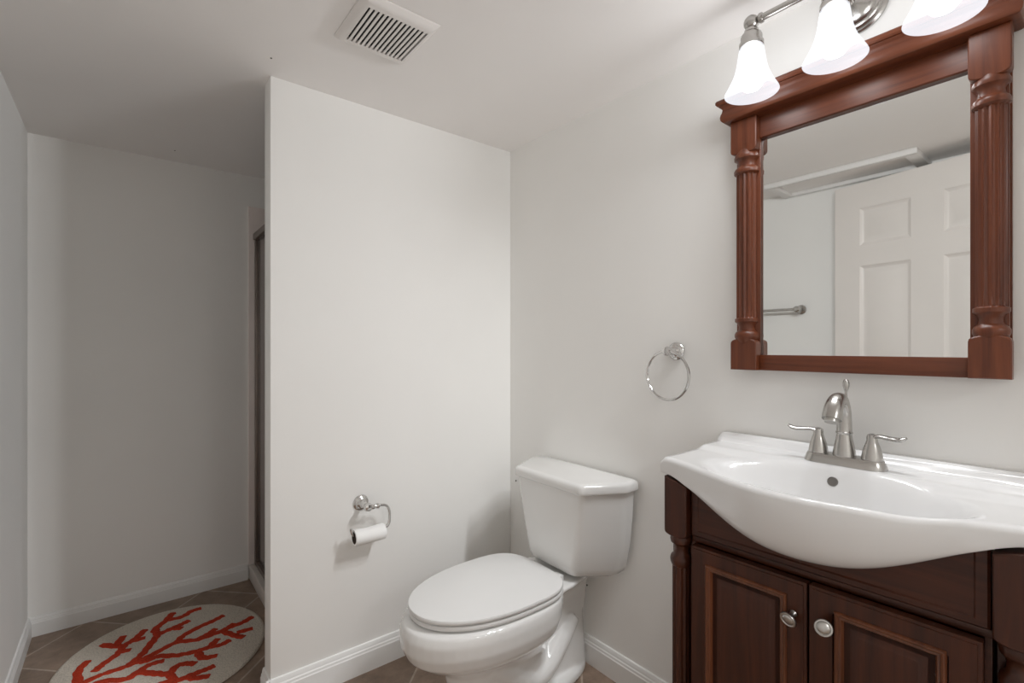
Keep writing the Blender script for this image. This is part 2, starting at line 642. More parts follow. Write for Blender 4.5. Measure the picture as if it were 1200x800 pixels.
def remeshed(name, bm, m, parent, voxel, iters=6):
    bmesh.ops.recalc_face_normals(bm, faces=bm.faces[:])
    me = bpy.data.meshes.new(name)
    bm.to_mesh(me)
    bm.free()
    o = bpy.data.objects.new(name, me)
    COL.objects.link(o)
    r = o.modifiers.new('r', 'REMESH')
    r.mode = 'VOXEL'
    r.voxel_size = voxel
    s = o.modifiers.new('s', 'SMOOTH')
    s.factor = 0.5
    s.iterations = iters
    dg = bpy.context.evaluated_depsgraph_get()
    me2 = bpy.data.meshes.new_from_object(o.evaluated_get(dg))
    o.modifiers.clear()
    o.data = me2
    bpy.data.meshes.remove(me)
    me2.name = name
    me2.materials.clear()
    me2.materials.append(m)
    for p in me2.polygons:
        p.use_smooth = True
    o.parent = parent
    o.matrix_parent_inverse = Matrix.Translation(-Vector(parent.location))
    return o


toilet = thing('toilet', 'white two-piece toilet with closed lid standing in the corner', 'toilet', (-0.38, TY, 0))
bm = bmesh.new()
loft(bm, [egg(0.001, -0.625, -0.22, 0.108), egg(0.03, -0.622, -0.22, 0.104), egg(0.045, -0.612, -0.22, 0.094),
          egg(0.12, -0.610, -0.23, 0.092), egg(0.19, -0.622, -0.24, 0.100), egg(0.225, -0.645, -0.24, 0.118),
          egg(0.245, -0.685, -0.23, 0.142), egg(0.262, -0.722, -0.225, 0.163), egg(0.285, -0.750, -0.22, 0.180),
          egg(0.32, -0.766, -0.21, 0.191), egg(0.36, -0.768, -0.205, 0.194), egg(0.385, -0.758, -0.205, 0.191),
          egg(0.3925, -0.738, -0.205, 0.180)])
# rear neck of the pedestal
loft(bm, [egg(0.001, -0.33, -0.020, 0.062, 3.0), egg(0.20, -0.33, -0.028, 0.052, 3.0), egg(0.36, -0.33, -0.03, 0.052, 3.0)])
# flared foot
loft(bm, [egg(0.001, -0.628, -0.012, 0.104, 2.2, xm=-0.34), egg(0.026, -0.624, -0.014, 0.101, 2.2, xm=-0.34),
          egg(0.040, -0.610, -0.024, 0.085, 2.2, xm=-0.34)])
# deck under the tank, undercut in a sweeping arch
def deck_ring(z, k, hf2, hb2):
    pts = []
    # outline: rounded corners at the front of the tank, narrowing to the wall
    base = [(-0.36, 0.150 * k), (-0.25, hf2 * 1.04), (-0.195, hf2), (-0.12, (hf2 + hb2) / 2 + 0.004), (-0.045, hb2), (-0.032, hb2 * 0.8)]
    cc = catmull([(x, y, 0) for x, y in base], 5)
    pts = [(p.x, TY + p.y, z) for p in cc] + [(p.x, TY - p.y, z) for p in reversed(cc)]
    return pts


loft(bm, [deck_ring(0.230, 0.30, 0.040, 0.040), deck_ring(0.290, 0.36, 0.050, 0.048), deck_ring(0.330, 0.50, 0.064, 0.054), deck_ring(0.355, 0.72, 0.086, 0.062),
          deck_ring(0.372, 0.93, 0.114, 0.076), deck_ring(0.384, 1.0, 0.132, 0.088), deck_ring(0.395, 1.0, 0.136, 0.090), deck_ring(0.3985, 0.97, 0.131, 0.085)])
# trapway swelling on both sides
for sgn in (-1, 1):
    pth = catmull([(-0.50, TY + sgn * 0.060, 0.21), (-0.42, TY + sgn * 0.066, 0.150), (-0.34, TY + sgn * 0.066, 0.098), (-0.26, TY + sgn * 0.058, 0.105),
                   (-0.17, TY + sgn * 0.040, 0.165), (-0.11, TY + sgn * 0.028, 0.22)], 6)
    tube(bm, pth, 0.042, 14)
remeshed('bowl', bm, M_cer, toilet, 0.0055, 5)
for sgn in (-1, 1):
    bm = bmesh.new()
    lathe(bm, [(0.015, 0), (0.015, 0.008), (0.011, 0.016), (0.004, 0.020)], (-0.30, TY + sgn * 0.088, 0.034), n=16)
    ob('bolt_cap', bm, M_cer, toilet)


def slab(rings_fn, z0, z1, r=0.005):
    """rounded slab: rings_fn(z, inset)"""
    bm = bmesh.new()
    steps = [(z0, r), (z0 + r * 0.3, r * 0.3), (z0 + r, 0), (z1 - r, 0), (z1 - r * 0.3, r * 0.3), (z1, r)]
    loft(bm, [rings_fn(z, i) for z, i in steps])
    return bm


def lid_ring(z, i):
    return egg(z, -0.740 + i, -0.226 - i, 0.188 - i, 3.4, xm=-0.43)


def seat_ring(z, i):
    return egg(z, -0.736 + i, -0.224 - i, 0.1855 - i, 3.4, xm=-0.43)


ob('seat', slab(seat_ring, 0.3975, 0.4125, 0.005), M_seat, toilet)
bm = slab(lid_ring, 0.4160, 0.4310, 0.006)
ob('seat_lid', bm, M_seat, toilet)
for sgn in (-1, 1):
    bm = bmesh.new()
    box(bm, -0.224, -0.200, TY + sgn * 0.075 - 0.018, TY + sgn * 0.075 + 0.018, 0.3955, 0.418, 0.004)
    ob('hinge', bm, M_seat, toilet)

KY = -0.482


def tank_ring(z, xf, hf_, hb, xs=-0.075, xb=-0.020, rr=0.02):
    """plan of the tank: straight front, canted sides"""
    y0 = KY
    base = [(xf, y0 - hf_), (xf, y0 + hf_), (xs, y0 + hb), (xb, y0 + hb - 0.004), (xb, y0 - hb + 0.004), (xs, y0 - hb)]
    pts = []
    n = len(base)
    for k in range(n):
        p0, p1, p2 = Vector(base[k - 1]), Vector(base[k]), Vector(base[(k + 1) % n])
        a = (p0 - p1).normalized()
        b = (p2 - p1).normalized()
        r = rr if k < 2 or k in (2, 5) else 0.006
        A, B = p1 + a * r, p1 + b * r
        for q in range(6):
            t = q / 5
            s = A * (1 - t) ** 2 + p1 * 2 * t * (1 - t) + B * t ** 2
            pts.append((s.x, s.y, z))
    return pts


bm = bmesh.new()
TT = [(0.413, -0.165, 0.088, 0.162), (0.416, -0.185, 0.102, 0.183), (0.426, -0.196, 0.112, 0.199), (0.448, -0.201, 0.118, 0.210),
      (0.53, -0.206, 0.136, 0.226), (0.62, -0.211, 0.153, 0.236), (0.72, -0.215, 0.168, 0.242)]
loft(bm, [tank_ring(z, a, b, c, xs=-0.075) for z, a, b, c in TT])
ob('tank', bm, M_cer, toilet, angle=60)
bm = bmesh.new()
LT = [(0.7205, 0.004), (0.7225, 0.001), (0.728, 0), (0.745, 0.0005), (0.752, 0.004), (0.756, 0.010), (0.758, 0.018)]
loft(bm, [tank_ring(z, -0.226 + i, 0.176 - i * 0.6, 0.255 - i, xs=-0.078, xb=-0.012 - i * 0.5, rr=0.016) for z, i in LT])
ob('tank_lid', bm, M_cer, toilet, angle=60)
for nm, p, lab in (('wall_screw', (-0.0005, -0.041, 0.603), 'small dark screw in the wall just left of the toilet tank'),
                   ('wall_screw', (-0.0005, -0.480, 0.291), 'small dark screw in the wall just below the right end of the toilet tank')):
    bm = bmesh.new()
    lathe(bm, [(0.0035, 0), (0.0035, 0.002), (0.002, 0.004)], p, (-1, 0, 0), 10)
    tag(ob(nm, bm, M_dark), lab, 'screw')
for p, lab in (((-1.049, -0.108, H - 0.0005), 'tiny screw in the ceiling near the partition corner'),
               ((-1.230, 0.927, H - 0.0105), 'tiny screw in the alcove ceiling near the back wall')):
    bm = bmesh.new()
    lathe(bm, [(0.003, 0), (0.003, 0.001), (0.0015, 0.002)], p, (0, 0, -1), 10)
    tag(ob('ceiling_screw', bm, M_dark), lab, 'screw')

# ------------------------------------------------------------------ toilet paper holder and roll
tp = thing('toilet_paper_holder', 'brushed metal toilet paper holder with hooked arm on the partition wall', 'paper holder', (-0.718, 0, 0.636))
bm = bmesh.new()
lathe(bm, [(0.029, 0.0005), (0.029, 0.004), (0.026, 0.007), (0.022, 0.009), (0.020, 0.014), (0.013, 0.018), (0.010, 0.024), (0.010, 0.058),
           (0.014, 0.062), (0.0155, 0.070), (0.012, 0.079), (0.004, 0.082)], (-0.718, 0, 0.636), (0, -1, 0), 28)
ob('wall_post', bm, M_chrome2, tp)
bm = bmesh.new()
RY = -0.070
pth = catmull([(-0.716, RY, 0.634), (-0.690, RY, 0.634), (-0.664, RY, 0.634), (-0.645, RY, 0.626), (-0.636, RY, 0.606), (-0.635, RY, 0.585), (-0.637, RY, 0.562),
               (-0.650, RY, 0.549), (-0.68, RY, 0.547), (-0.76, RY, 0.547), (-0.775, RY, 0.551), (-0.781, RY, 0.572)], 5)
tube(bm, pth, 0.0052, 12)
ob('arm', bm, M_chrome2, tp)
bm = bmesh.new()
lathe(bm, [(0.007, 0), (0.0105, 0.006), (0.008, 0.013), (0.0075, 0.020), (0.0105, 0.026), (0.0085, 0.032), (0.0055, 0.035)], (-0.708, RY, 0.634), (1, 0, 0), 20)
ob('collar', bm, M_chrome2, tp)
# almost used-up roll hanging on the arm
RZ = 0.536
roll = thing('toilet_paper_roll', 'nearly used-up white toilet paper roll on the hooked holder', 'toilet paper', (-0.713, RY, RZ))
bm = bmesh.new()


def rmod(t, h):
    return 1 + 0.02 * math.sin(3 * t + h * 60) - 0.05 * math.exp(-((h - 0.045) / 0.03) ** 2) * max(0, math.cos(t - 0.6))


d, u, v = frame_for((1, 0, 0))
rings = []
for r, h in [(0.0215, 0), (0.027, 0.0005), (0.0285, 0.003), (0.0285, 0.02), (0.0285, 0.04), (0.0282, 0.06), (0.0285, 0.085), (0.0285, 0.111), (0.027, 0.1135), (0.0215, 0.114)]:
    rings.append([Vector((-0.770, RY, RZ)) + d * h + (u * math.cos(2 * PI * i / 32) + v * math.sin(2 * PI * i / 32)) * r * rmod(2 * PI * i / 32, h) for i in range(32)])
R = loft(bm, rings, False, False)
for i in range(32):
    j = (i + 1) % 32
    bm.faces.new([R[-1][i], R[-1][j], R[0][j], R[0][i]])
ob('paper', bm, M_paper, roll)
bm = bmesh.new()
rings = [[Vector((-0.7695 + h, RY, RZ)) + (u * math.cos(2 * PI * i / 28) + v * math.sin(2 * PI * i / 28)) * r for i in range(28)]
         for r, h in ((0.0208, 0), (0.0208, 0.113), (0.0195, 0.113), (0.0195, 0))]
R = loft(bm, rings, False, False)
for i in range(28):
    j = (i + 1) % 28
    bm.faces.new([R[-1][i], R[-1][j], R[0][j], R[0][i]])
ob('cardboard_tube', bm, M_card, roll)

# ------------------------------------------------------------------ towel ring
tr = thing('towel_ring', 'round chrome towel ring on the wall left of the mirror', 'towel ring', (0, -0.872, 1.205))
bm = bmesh.new()
lathe(bm, [(0.029, 0.0005), (0.029, 0.004), (0.026, 0.008), (0.021, 0.011), (0.019, 0.017), (0.012, 0.021), (0.010, 0.027), (0.010, 0.042),
           (0.014, 0.046), (0.0155, 0.053), (0.012, 0.062), (0.004, 0.065)], (0, -0.872, 1.205), (-1, 0, 0), 28)
ob('wall_post', bm, M_chrome2, tr)
bm = bmesh.new()
rc = Vector((-0.053, -0.872, 1.128))
pth = []
for i in range(64):
    t = 2 * PI * i / 64
    pth.append(rc + Vector((0.010 * math.cos(t), 0.083 * math.cos(t), 0.078 * math.sin(t))))
tube(bm, pth, 0.0045, 10, closed=True)
ob('ring', bm, M_chrome2, tr)

# ------------------------------------------------------------------ vanity cabinet
YC = -1.372          # centre line of vanity, sink, faucet, mirror and light
YV0, YV1 = -1.040, -1.704


def zb(s):
    """height of the lower edge of the sink apron; s = 0 centre .. 1 end"""
    s = min(1.0, abs(s))
    return 0.893 - 0.107 * 0.5 * (1 + math.cos(PI * s ** 1.25))


SW = 0.342
van = thing('vanity_cabinet', 'dark cherry bathroom vanity cabinet with two panelled doors under the sink', 'cabinet', (-0.16, YC, 0))
XF = -0.288
# carcass: two sides, back, floor, face frame
bm = bmesh.new()
box(bm, -0.275, -0.018, YV0 - 0.016, YV0 - 0.0015, 0.0, 0.884)
box(bm, -0.275, -0.018, YV1 + 0.0015, YV1 + 0.016, 0.0, 0.884)
box(bm, -0.275, -0.018, YV0 - 0.017, YV1 + 0.017, 0.085, 0.10)
box(bm, -0.026, -0.018, YV0 - 0.017, YV1 + 0.017, 0.101, 0.70)
ob('carcass', bm, W_v, van)
bm = bmesh.new()
box(bm, XF, XF + 0.018, -1.103, -1.641, 0.733, 0.749, 0.001)
box(bm, XF, XF + 0.018, -1.103, -1.641, 0.085, 0.118, 0.001)
box(bm, XF, XF + 0.018, -1.103, -1.112, 0.1181, 0.7329)
box(bm, XF, XF + 0.018, -1.632, -1.641, 0.1181, 0.7329)
ob('face_frame', bm, W_h, van)
# apron panel below the sink, its top cut to the curve of the basin
bm = bmesh.new()
NA = 40
ya, yb_ = -1.104, -1.640


def apron_poly(x, ins, zlo):
    top = []
    for i in range(NA + 1):
        y = ya - ins + (yb_ - ya + 2 * ins) * i / NA
        top.append((x, y, max(zlo + 0.004, min(0.895, zb((y - YC) / SW) + 0.014 * max(0.0, (YC - y) / SW) - 0.003))))
    return [(x, ya - ins, zlo)] + top + [(x, yb_ + ins, zlo)]


loft(bm, [apron_poly(-0.272, 0, 0.750), apron_poly(-0.296, 0, 0.750), apron_poly(-0.299, 0.004, 0.753), apron_poly(-0.299, 0.018, 0.763),
          apron_poly(-0.296, 0.021, 0.766)])
ob('apron_panel', bm, W_h, van, angle=25)


def rounded_block(y0, y1, z0, z1, xb, xf, round_bottom=True, rt=0.02, rs=8, ztop=None):
    """square block whose lower (or upper) front edge is rounded away toward the turned part"""
    bm = bmesh.new()
    yc, hw = (y0 + y1) / 2, abs(y1 - y0) / 2
    prof = [(1.0, 1.0)] if False else []
    rings = []
    zs = []
    for k in range(rs + 1):
        a = PI / 2 * k / rs
        zs.append((rt * (1 - math.sin(a)), math.cos(a)))       # (distance from end, inset factor)
    # face outline: arch-ended rectangle extruded in x
    def outline(x, sh):
        pts = []
        h2 = hw - sh
        arch = h2 * 0.42
        n = 12
        if round_bottom:
            za, zc = ztop if ztop else (z1, z1)
            pts += [(x, yc - h2, za - sh), (x, yc + h2, zc - sh)]
            for i in range(n + 1):
                t = PI * i / n
                pts.append((x, yc + h2 * math.cos(t), z0 + arch + sh - arch * math.sin(t) ** 0.7))
        else:
            pts += [(x, yc + h2, z0 + sh), (x, yc - h2, z0 + sh)]
            for i in range(n + 1):
                t = PI * i / n
                pts.append((x, yc - h2 * math.cos(t), z1 - arch - sh + arch * math.sin(t) ** 0.7))
        return pts
    loft(bm, [outline(xb, 0), outline(xf + 0.002, 0), outline(xf, 0.002)])
    return bm


def flute(k, depth, zlo, zhi):
    def f(t, h):
        if h < zlo or h > zhi:
            return 1.0
        return 1.0 - depth * (0.5 + 0.5 * math.cos(k * t)) ** 0.6
    return f


for (p0, p1) in ((YV0, -1.1015), (-1.6435, YV1)):
    pc = (p0 + p1) / 2
    hw = abs(p1 - p0) / 2
    def ztp(y):
        s_ = (YC - y) / SW
        return min(zb(s_), zb(s_ * 0.985)) + 0.014 * max(0.0, s_) - 0.004
    post = ob('post', rounded_block(p0, p1, 0.738, 0.890, -0.272, -0.316, ztop=(ztp(min(p0, p1)), ztp(max(p0, p1)))), W_v, van)
    bm = bmesh.new()
    zt = 0.742
    r = hw * 0.88
    prof = [(r * 0.80, 0.10), (r * 0.86, 0.115)]
    prof += [(r * 0.80, 0.12 + i * (0.66 - 0.12) / 20) for i in range(21)]
    prof += [(r * 0.86, 0.662), (r * 0.98, 0.670), (r * 1.0, 0.678), (r * 0.92, 0.686), (r * 0.70, 0.692), (r * 0.62, 0.704), (r * 0.70, 0.714),
             (r * 0.94, 0.720), (r * 1.0, 0.728), (r * 0.94, 0.736), (r * 0.8, zt)]
    lathe(bm, prof, (-0.286, pc, 0), n=72, mod=flute(12, 0.16, 0.118, 0.661))
    ob('turned_column', bm, W_v, post)
    bm = bmesh.new()
    box(bm, -0.316, -0.272, min(p0, p1), max(p0, p1), 0.0, 0.10, 0.003)
    ob('foot_block', bm, W_v, post)
    bm = bmesh.new()
    box(bm, -0.2705, -0.262, min(p0, p1) + 0.002, max(p0, p1) - 0.002, 0.10, 0.738)
    ob('backing_strip', bm, W_v, post)

# doors
for k, (y0, y1) in enumerate(((-1.1125, -1.3695), (-1.3745, -1.6315))):
    bm = bmesh.new()
    wd = y0 - y1
    z0, z1 = 0.120, 0.731
    fr = 0.048
    panel_board(bm, (-0.310, y0, z0), (0, -1, 0), (0, 0, 1), (-1, 0, 0), [0, 0.006, wd - 0.006, wd], [0, 0.006, z1 - z0 - 0.006, z1 - z0],
                {(1, 1)}, [(0.0005, 0.0015), (fr - 0.0125, 0.0015), (fr - 0.011, -0.004)], 0.020)
    # drop the field behind the bead
    dr = ob('door', bm, W_v, van, angle=25)
    # carved bead around the sunk panel
    bm = bmesh.new()
    frh = fr - 0.005 if k == 0 else fr + 0.002
    yA, yB, zA, zB = y0 - frh, y1 + frh, z0 + fr - 0.006, z1 - fr + 0.008
    pr = [(-0.006, -0.3105), (-0.005, -0.3150), (-0.002, -0.3175), (0.001, -0.3168), (0.003, -0.3135), (0.0045, -0.3142), (0.007, -0.3138), (0.009, -0.310),
          (0.010, -0.3060)]
    rings = []
    for ins, x in pr:
        rings.append([(x, yA - ins, zA + ins), (x, yB + ins, zA + ins), (x, yB + ins, zB - ins), (x, yA - ins, zB - ins)])
    loft(bm, rings, False, False)
    ob('bead_moulding', bm, W_bead, dr, angle=50)
    bm = bmesh.new()
    pr = [(0.0095, -0.3060), (0.020, -0.3060), (0.032, -0.3095), (0.034, -0.3098)]
    rings = []
    for ins, x in pr:
        rings.append([(x, yA - ins, zA + ins), (x, yB + ins, zA + ins), (x, yB + ins, zB - ins), (x, yA - ins, zB - ins)])
    loft(bm, rings, False, True)
    ob('sunk_panel', bm, W_v, dr, angle=25)
    # knob
    ky = y1 + 0.024 if k == 0 else y0 - 0.027
    ax = Vector((-1, 0.16, -0.35)) if k == 0 else Vector((-1, -0.28, 0.22))
    bm = bmesh.new()
    kz = 0.661
    lathe(bm, [(0.0075, 0), (0.006, 0.004), (0.0055, 0.012), (0.009, 0.016), (0.0155, 0.019), (0.0165, 0.022), (0.0155, 0.0245), (0.0132, 0.0248), (0.0118, 0.0232),
               (0.0108, 0.0248), (0.006, 0.0265), (0.001, 0.027)], (-0.3125, ky, kz), ax, 28)
    kn = ob('knob', bm, M_pewter, dr, angle=50)
    kn['label'] = 'oval pewter knob'

van.rotation_euler = (0, 0, math.radians(1.4))

# ------------------------------------------------------------------ sink (one-piece ceramic top with bow front)
sink = thing('sink', 'white bow-front ceramic sink top resting on the dark vanity cabinet', 'sink', (-0.16, YC, 0.893))
ZR = 0.935
NU, NV = 72, 44


def bump(s):
    s = min(1.0, abs(s))
    return 0.5 * (1 + math.cos(PI * s ** 1.08))


def Xf(s):
    return 0.308 + 0.100 * bump(s) - 0.012 * s


def top_z(x, y, X):
    """x positive away from the wall"""
    z = ZR
    # upstand along the wall
    k = max(0.0, min(1.0, (0.040 - x) / 0.020))
    k = k * k * (3 - 2 * k)
    # faucet deck
    dk = max(0.0, min(1.0, (0.162 - x) / 0.04))
    dk = dk * dk * (3 - 2 * dk)
    z += 0.009 * dk + 0.024 * k
    # basin
    cx, ax_ = 0.252, (0.124 if x < 0.252 else 0.132)
    ay = 0.255
    q = math.sqrt(((x - cx) / ax_) ** 2 + ((y - YC) / ay) ** 2)
    e = max(0.0, min(1.0, (1.04 - q) / 0.54))
    e = e * e * (3 - 2 * e)
    z -= 0.115 * e
    # soft dish around the basin
    e2 = max(0.0, min(1.0, (1.45 - q) / 0.5))
    z -= 0.005 * e2 * e2 * (3 - 2 * e2) * max(0.0, min(1.0, (x - 0.122) / 0.03))
    return z


bm = bmesh.new()
cols = []
XB = 0.318
for i in range(NU + 1):
    s = -1 + 2 * i / NU
    y = YC - s * SW
    X = Xf(s)
    endk = min(1.0, (1 - abs(s)) * SW / 0.012)          # soften the two ends
    col = []
    for j in range(NV + 1):
        x = 0.002 + (X - 0.012 - 0.002) * j / NV
        z = top_z(x, y, X)
        z -= 0.010 * (1 - endk) ** 2
        col.append((-x, y, z))
    ztop = col[-1][2]
    zlow = zb(s) + 0.014 * max(0.0, s)
    # rolled rim
    for a in (25, 50, 75, 90):
        t = math.radians(a)
        col.append((-(X - 0.012 + 0.012 * math.sin(t)), y, ztop - 0.012 * (1 - math.cos(t))))
    zs = ztop - 0.012
    Xb = min(XB - 0.010 * s, X - 0.003)
    for j in range(1, 15):
        t = j / 14
        ang = t * PI / 2
        px = Xb + (X - Xb) * (math.cos(ang) ** 0.80)
        pz = zs - (zs - zlow) * (math.sin(ang) ** 1.05)
        col.append((-px, y, pz))
    # underside back to the wall
    for f in (0.985, 0.80, 0.77, 0.2):
        zz = zlow if f > 0.79 else min(zlow, 0.80 if abs(s) < 0.75 else zlow)
        col.append((-Xb * f, y, zz))
    col.append((-0.002, y, zlow if abs(s) > 0.75 else 0.80))
    cols.append(col)
V = [[bm.verts.new(p) for p in c] for c in cols]
nc = len(V[0])
for a, b in zip(V[:-1], V[1:]):
    for j in range(nc):
        k = (j + 1) % nc
        bm.faces.new([a[j], a[k], b[k], b[j]])
bm.faces.new(V[0])
bm.faces.new(V[-1][::-1])
ob('basin', bm, M_sink, sink, angle=50)


def surf(x, y):
    return top_z(x, y, Xf((y - YC) / SW))


# overflow hole on the back slope of the basin
oy = YC + 0.006
ox = 0.143
oz = surf(ox, oy)
nrm = Vector((-(surf(ox - 0.004, oy) - surf(ox + 0.004, oy)) / 0.008, 0, 1)).normalized()
bm = bmesh.new()
lathe(bm, [(0.0110, -0.002), (0.0110, 0.0010), (0.0095, 0.0018), (0.0088, 0.0008), (0.004, 0.0006)], (-ox, oy, oz), nrm, 24)
ob('overflow_cap', bm, M_cap, sink)
bm = bmesh.new()
dz = surf(0.252, YC)
lathe(bm, [(0.022, -0.002), (0.022, 0.002), (0.017, 0.003), (0.016, 0.001), (0.014, 0.004), (0.004, 0.006)], (-0.252, YC, dz), n=28)
ob('drain', bm, M_chrome, sink)

# ------------------------------------------------------------------ faucet
FX, FZ = -0.088, 0.9443
fa = thing('faucet', 'brushed nickel two-handle faucet at the back of the white sink', 'faucet', (FX, YC, FZ))
bm = bmesh.new()


def stadium(z, hl, r, n=14):
    pts = []
    for i in range(n + 1):
        t = -PI / 2 + PI * i / n
        pts.append((FX + r * math.sin(t), YC + hl + r * math.cos(t), z))
    for i in range(n + 1):
        t = PI / 2 + PI * i / n
        pts.append((FX + r * math.sin(t), YC - hl + r * math.cos(t), z))
    return pts


loft(bm, [stadium(FZ, 0.0535, 0.0305), stadium(FZ + 0.004, 0.0535, 0.0300), stadium(FZ + 0.016, 0.0535, 0.0255), stadium(FZ + 0.0195, 0.0535, 0.0235),
          stadium(FZ + 0.0205, 0.0535, 0.021)])
ob('base_plate', bm, M_chrome, fa)
bm = bmesh.new()
lathe(bm, [(0.0235, 0.016), (0.0235, 0.021), (0.0225, 0.030), (0.0195, 0.047), (0.0165, 0.062), (0.0155, 0.071), (0.0172, 0.0735), (0.0172, 0.0755), (0.0150, 0.078)], (FX, YC, FZ), n=32)
ob('spout_base', bm, M_chrome, fa)
bm = bmesh.new()
# neck rising and leaning over into a hooded outlet
pth = catmull([(FX, YC, FZ + 0.074), (FX - 0.001, YC, FZ + 0.100), (FX - 0.006, YC, FZ + 0.128), (FX - 0.022, YC, FZ + 0.150), (FX - 0.046, YC, FZ + 0.152),
               (FX - 0.066, YC, FZ + 0.138), (FX - 0.080, YC, FZ + 0.112)], 6)
m = len(pth)
rad = [interp([(0, 0.0158), (0.2, 0.0152), (0.42, 0.0150), (0.6, 0.0165), (0.8, 0.0185), (0.94, 0.0200), (1.0, 0.0195)], i / (m - 1)) for i in range(m)]
tube(bm, pth, rad, 24)
ob('spout', bm, M_chrome, fa)
bm = bmesh.new()
lathe(bm, [(0.0135, -0.002), (0.0135, 0.007), (0.010, 0.008)], pth[-1], (-0.45, 0, -0.9), 24)
ob('aerator', bm, M_pewter, fa)
bm = bmesh.new()
lathe(bm, [(0.0028, 0.125), (0.0028, 0.168), (0.0045, 0.174), (0.0068, 0.182), (0.0070, 0.190), (0.0050, 0.1965), (0.0015, 0.199)], (FX + 0.012, YC, FZ), n=18)
ob('lift_rod', bm, M_chrome, fa)
for sgn in (1, -1):
    hy = YC + sgn * 0.0545
    bm = bmesh.new()
    lathe(bm, [(0.0212, 0.0165), (0.0212, 0.020), (0.0205, 0.026), (0.0175, 0.042), (0.0130, 0.056), (0.0105, 0.064), (0.0108, 0.070), (0.0095, 0.076), (0.004, 0.079)],
          (FX, hy, FZ), n=28)
    hd = ob('handle', bm, M_chrome, fa)
    bm = bmesh.new()
    pts = catmull([(FX, hy, FZ + 0.070), (FX - 0.002, hy + sgn * 0.014, FZ + 0.0745), (FX - 0.006, hy + sgn * 0.034, FZ + 0.073), (FX - 0.010, hy + sgn * 0.052, FZ + 0.073),
                   (FX - 0.012, hy + sgn * 0.064, FZ + 0.079)], 6)
    mm = len(pts)
    tube(bm, pts, [interp([(0, 0.010), (0.3, 0.0085), (0.6, 0.0100), (0.85, 0.0095), (1, 0.005)], i / (mm - 1)) for i in range(mm)], 14, squash=(0.55, 1.0))
    ob('lever', bm, M_chrome, hd)

# ------------------------------------------------------------------ mirror
MY0, MY1 = -1.081, -1.645
mir = thing('mirror', 'wall mirror in a cherry wood frame with fluted columns and crown moulding', 'mirror', (0, YC, 1.155))
bm = bmesh.new()
box(bm, -0.020, -0.014, -1.142, -1.586, 1.190, 1.806)
ob('mirror_glass', bm, M_mirror, mir, angle=0)
bm = bmesh.new()
box(bm, -0.0135, -0.001, MY0 - 0.004, MY1 + 0.004, 1.158, 1.86)
ob('backing_board', bm, W_fr_v, mir, angle=0)
bm = bmesh.new()
box(bm, -0.038, -0.0205, -1.1535, -1.5805, 1.155, 1.197, 0.0015)
ob('bottom_rail', bm, W_fr_h, mir)
bm = bmesh.new()
prr = [(-0.0205, 1.797), (-0.030, 1.797), (-0.033, 1.800), (-0.033, 1.857), (-0.0205, 1.857)]
loft(bm, [[(x, y, z) for x, z in prr] for y in (-1.1535, -1.5805)])
ob('top_rail', bm, W_fr_h, mir)
for (a, b, side) in ((MY0, -1.153, 0), (-1.581, MY1, 1)):
    pc = (a + b) / 2
    lo, hi = min(a, b), max(a, b)
    hw = (hi - lo) / 2
    bm = bmesh.new()
    box(bm, -0.030, -0.0205, lo + (0.006 if side else 0), hi - (0 if side else 0.006), 1.156, 1.857, 0.0015)
    st = ob('stile', bm, W_fr_v, mir)
    o2 = ob('lower_block', rounded_block(lo, hi, 1.155, 1.243, -0.0305, -0.056, round_bottom=False), W_fr_v, st)
    o3 = ob('upper_block', rounded_block(lo, hi, 1.760, 1.858, -0.0305, -0.056, round_bottom=True), W_fr_v, st)
    bm = bmesh.new()
    r = hw * 0.86
    prof = [(r * 0.75, 1.225), (r * 0.95, 1.240), (r * 1.05, 1.247), (r * 1.05, 1.254), (r * 0.95, 1.260), (r * 0.72, 1.266), (r * 0.68, 1.276), (r * 0.80, 1.285),
            (r * 1.02, 1.290), (r * 1.02, 1.298), (r * 0.9, 1.300)]
    prof += [(r * 0.90, 1.302 + i * (1.704 - 1.302) / 16) for i in range(17)]
    prof += [(r * 0.95, 1.706), (r * 1.08, 1.709), (r * 1.10, 1.716), (r * 1.0, 1.722), (r * 0.80, 1.727), (r * 0.76, 1.738), (r * 0.86, 1.744), (r * 1.06, 1.749),
             (r * 1.08, 1.756), (r * 0.98, 1.762), (r * 0.80, 1.775)]
    lathe(bm, prof, (-0.031, pc, 0), n=96, mod=flute(14, 0.15, 1.3015, 1.7045))
    ob('fluted_column', bm, W_fr_v, st, angle=40)
# crown
bm = bmesh.new()
cp = [(0.006, 1.8575), (0.016, 1.857), (0.021, 1.859), (0.0245, 1.864), (0.0255, 1.871), (0.0245, 1.878), (0.0215, 1.886), (0.0205, 1.893), (0.0225, 1.899), (0.027, 1.903),
      (0.0275, 1.904), (0.0315, 1.905), (0.0345, 1.909), (0.0345, 1.915), (0.032, 1.919), (0.024, 1.920)]
rings = []
for o_, z in cp:
    x = -0.056 - o_
    k = o_ - 0.008
    rings.append([(-0.001, MY0 + k, z), (x, MY0 + k, z), (x, MY1 - k, z), (-0.001, MY1 - k, z)])
loft(bm, rings)
ob('crown_moulding', bm, W_fr_h, mir, angle=30)

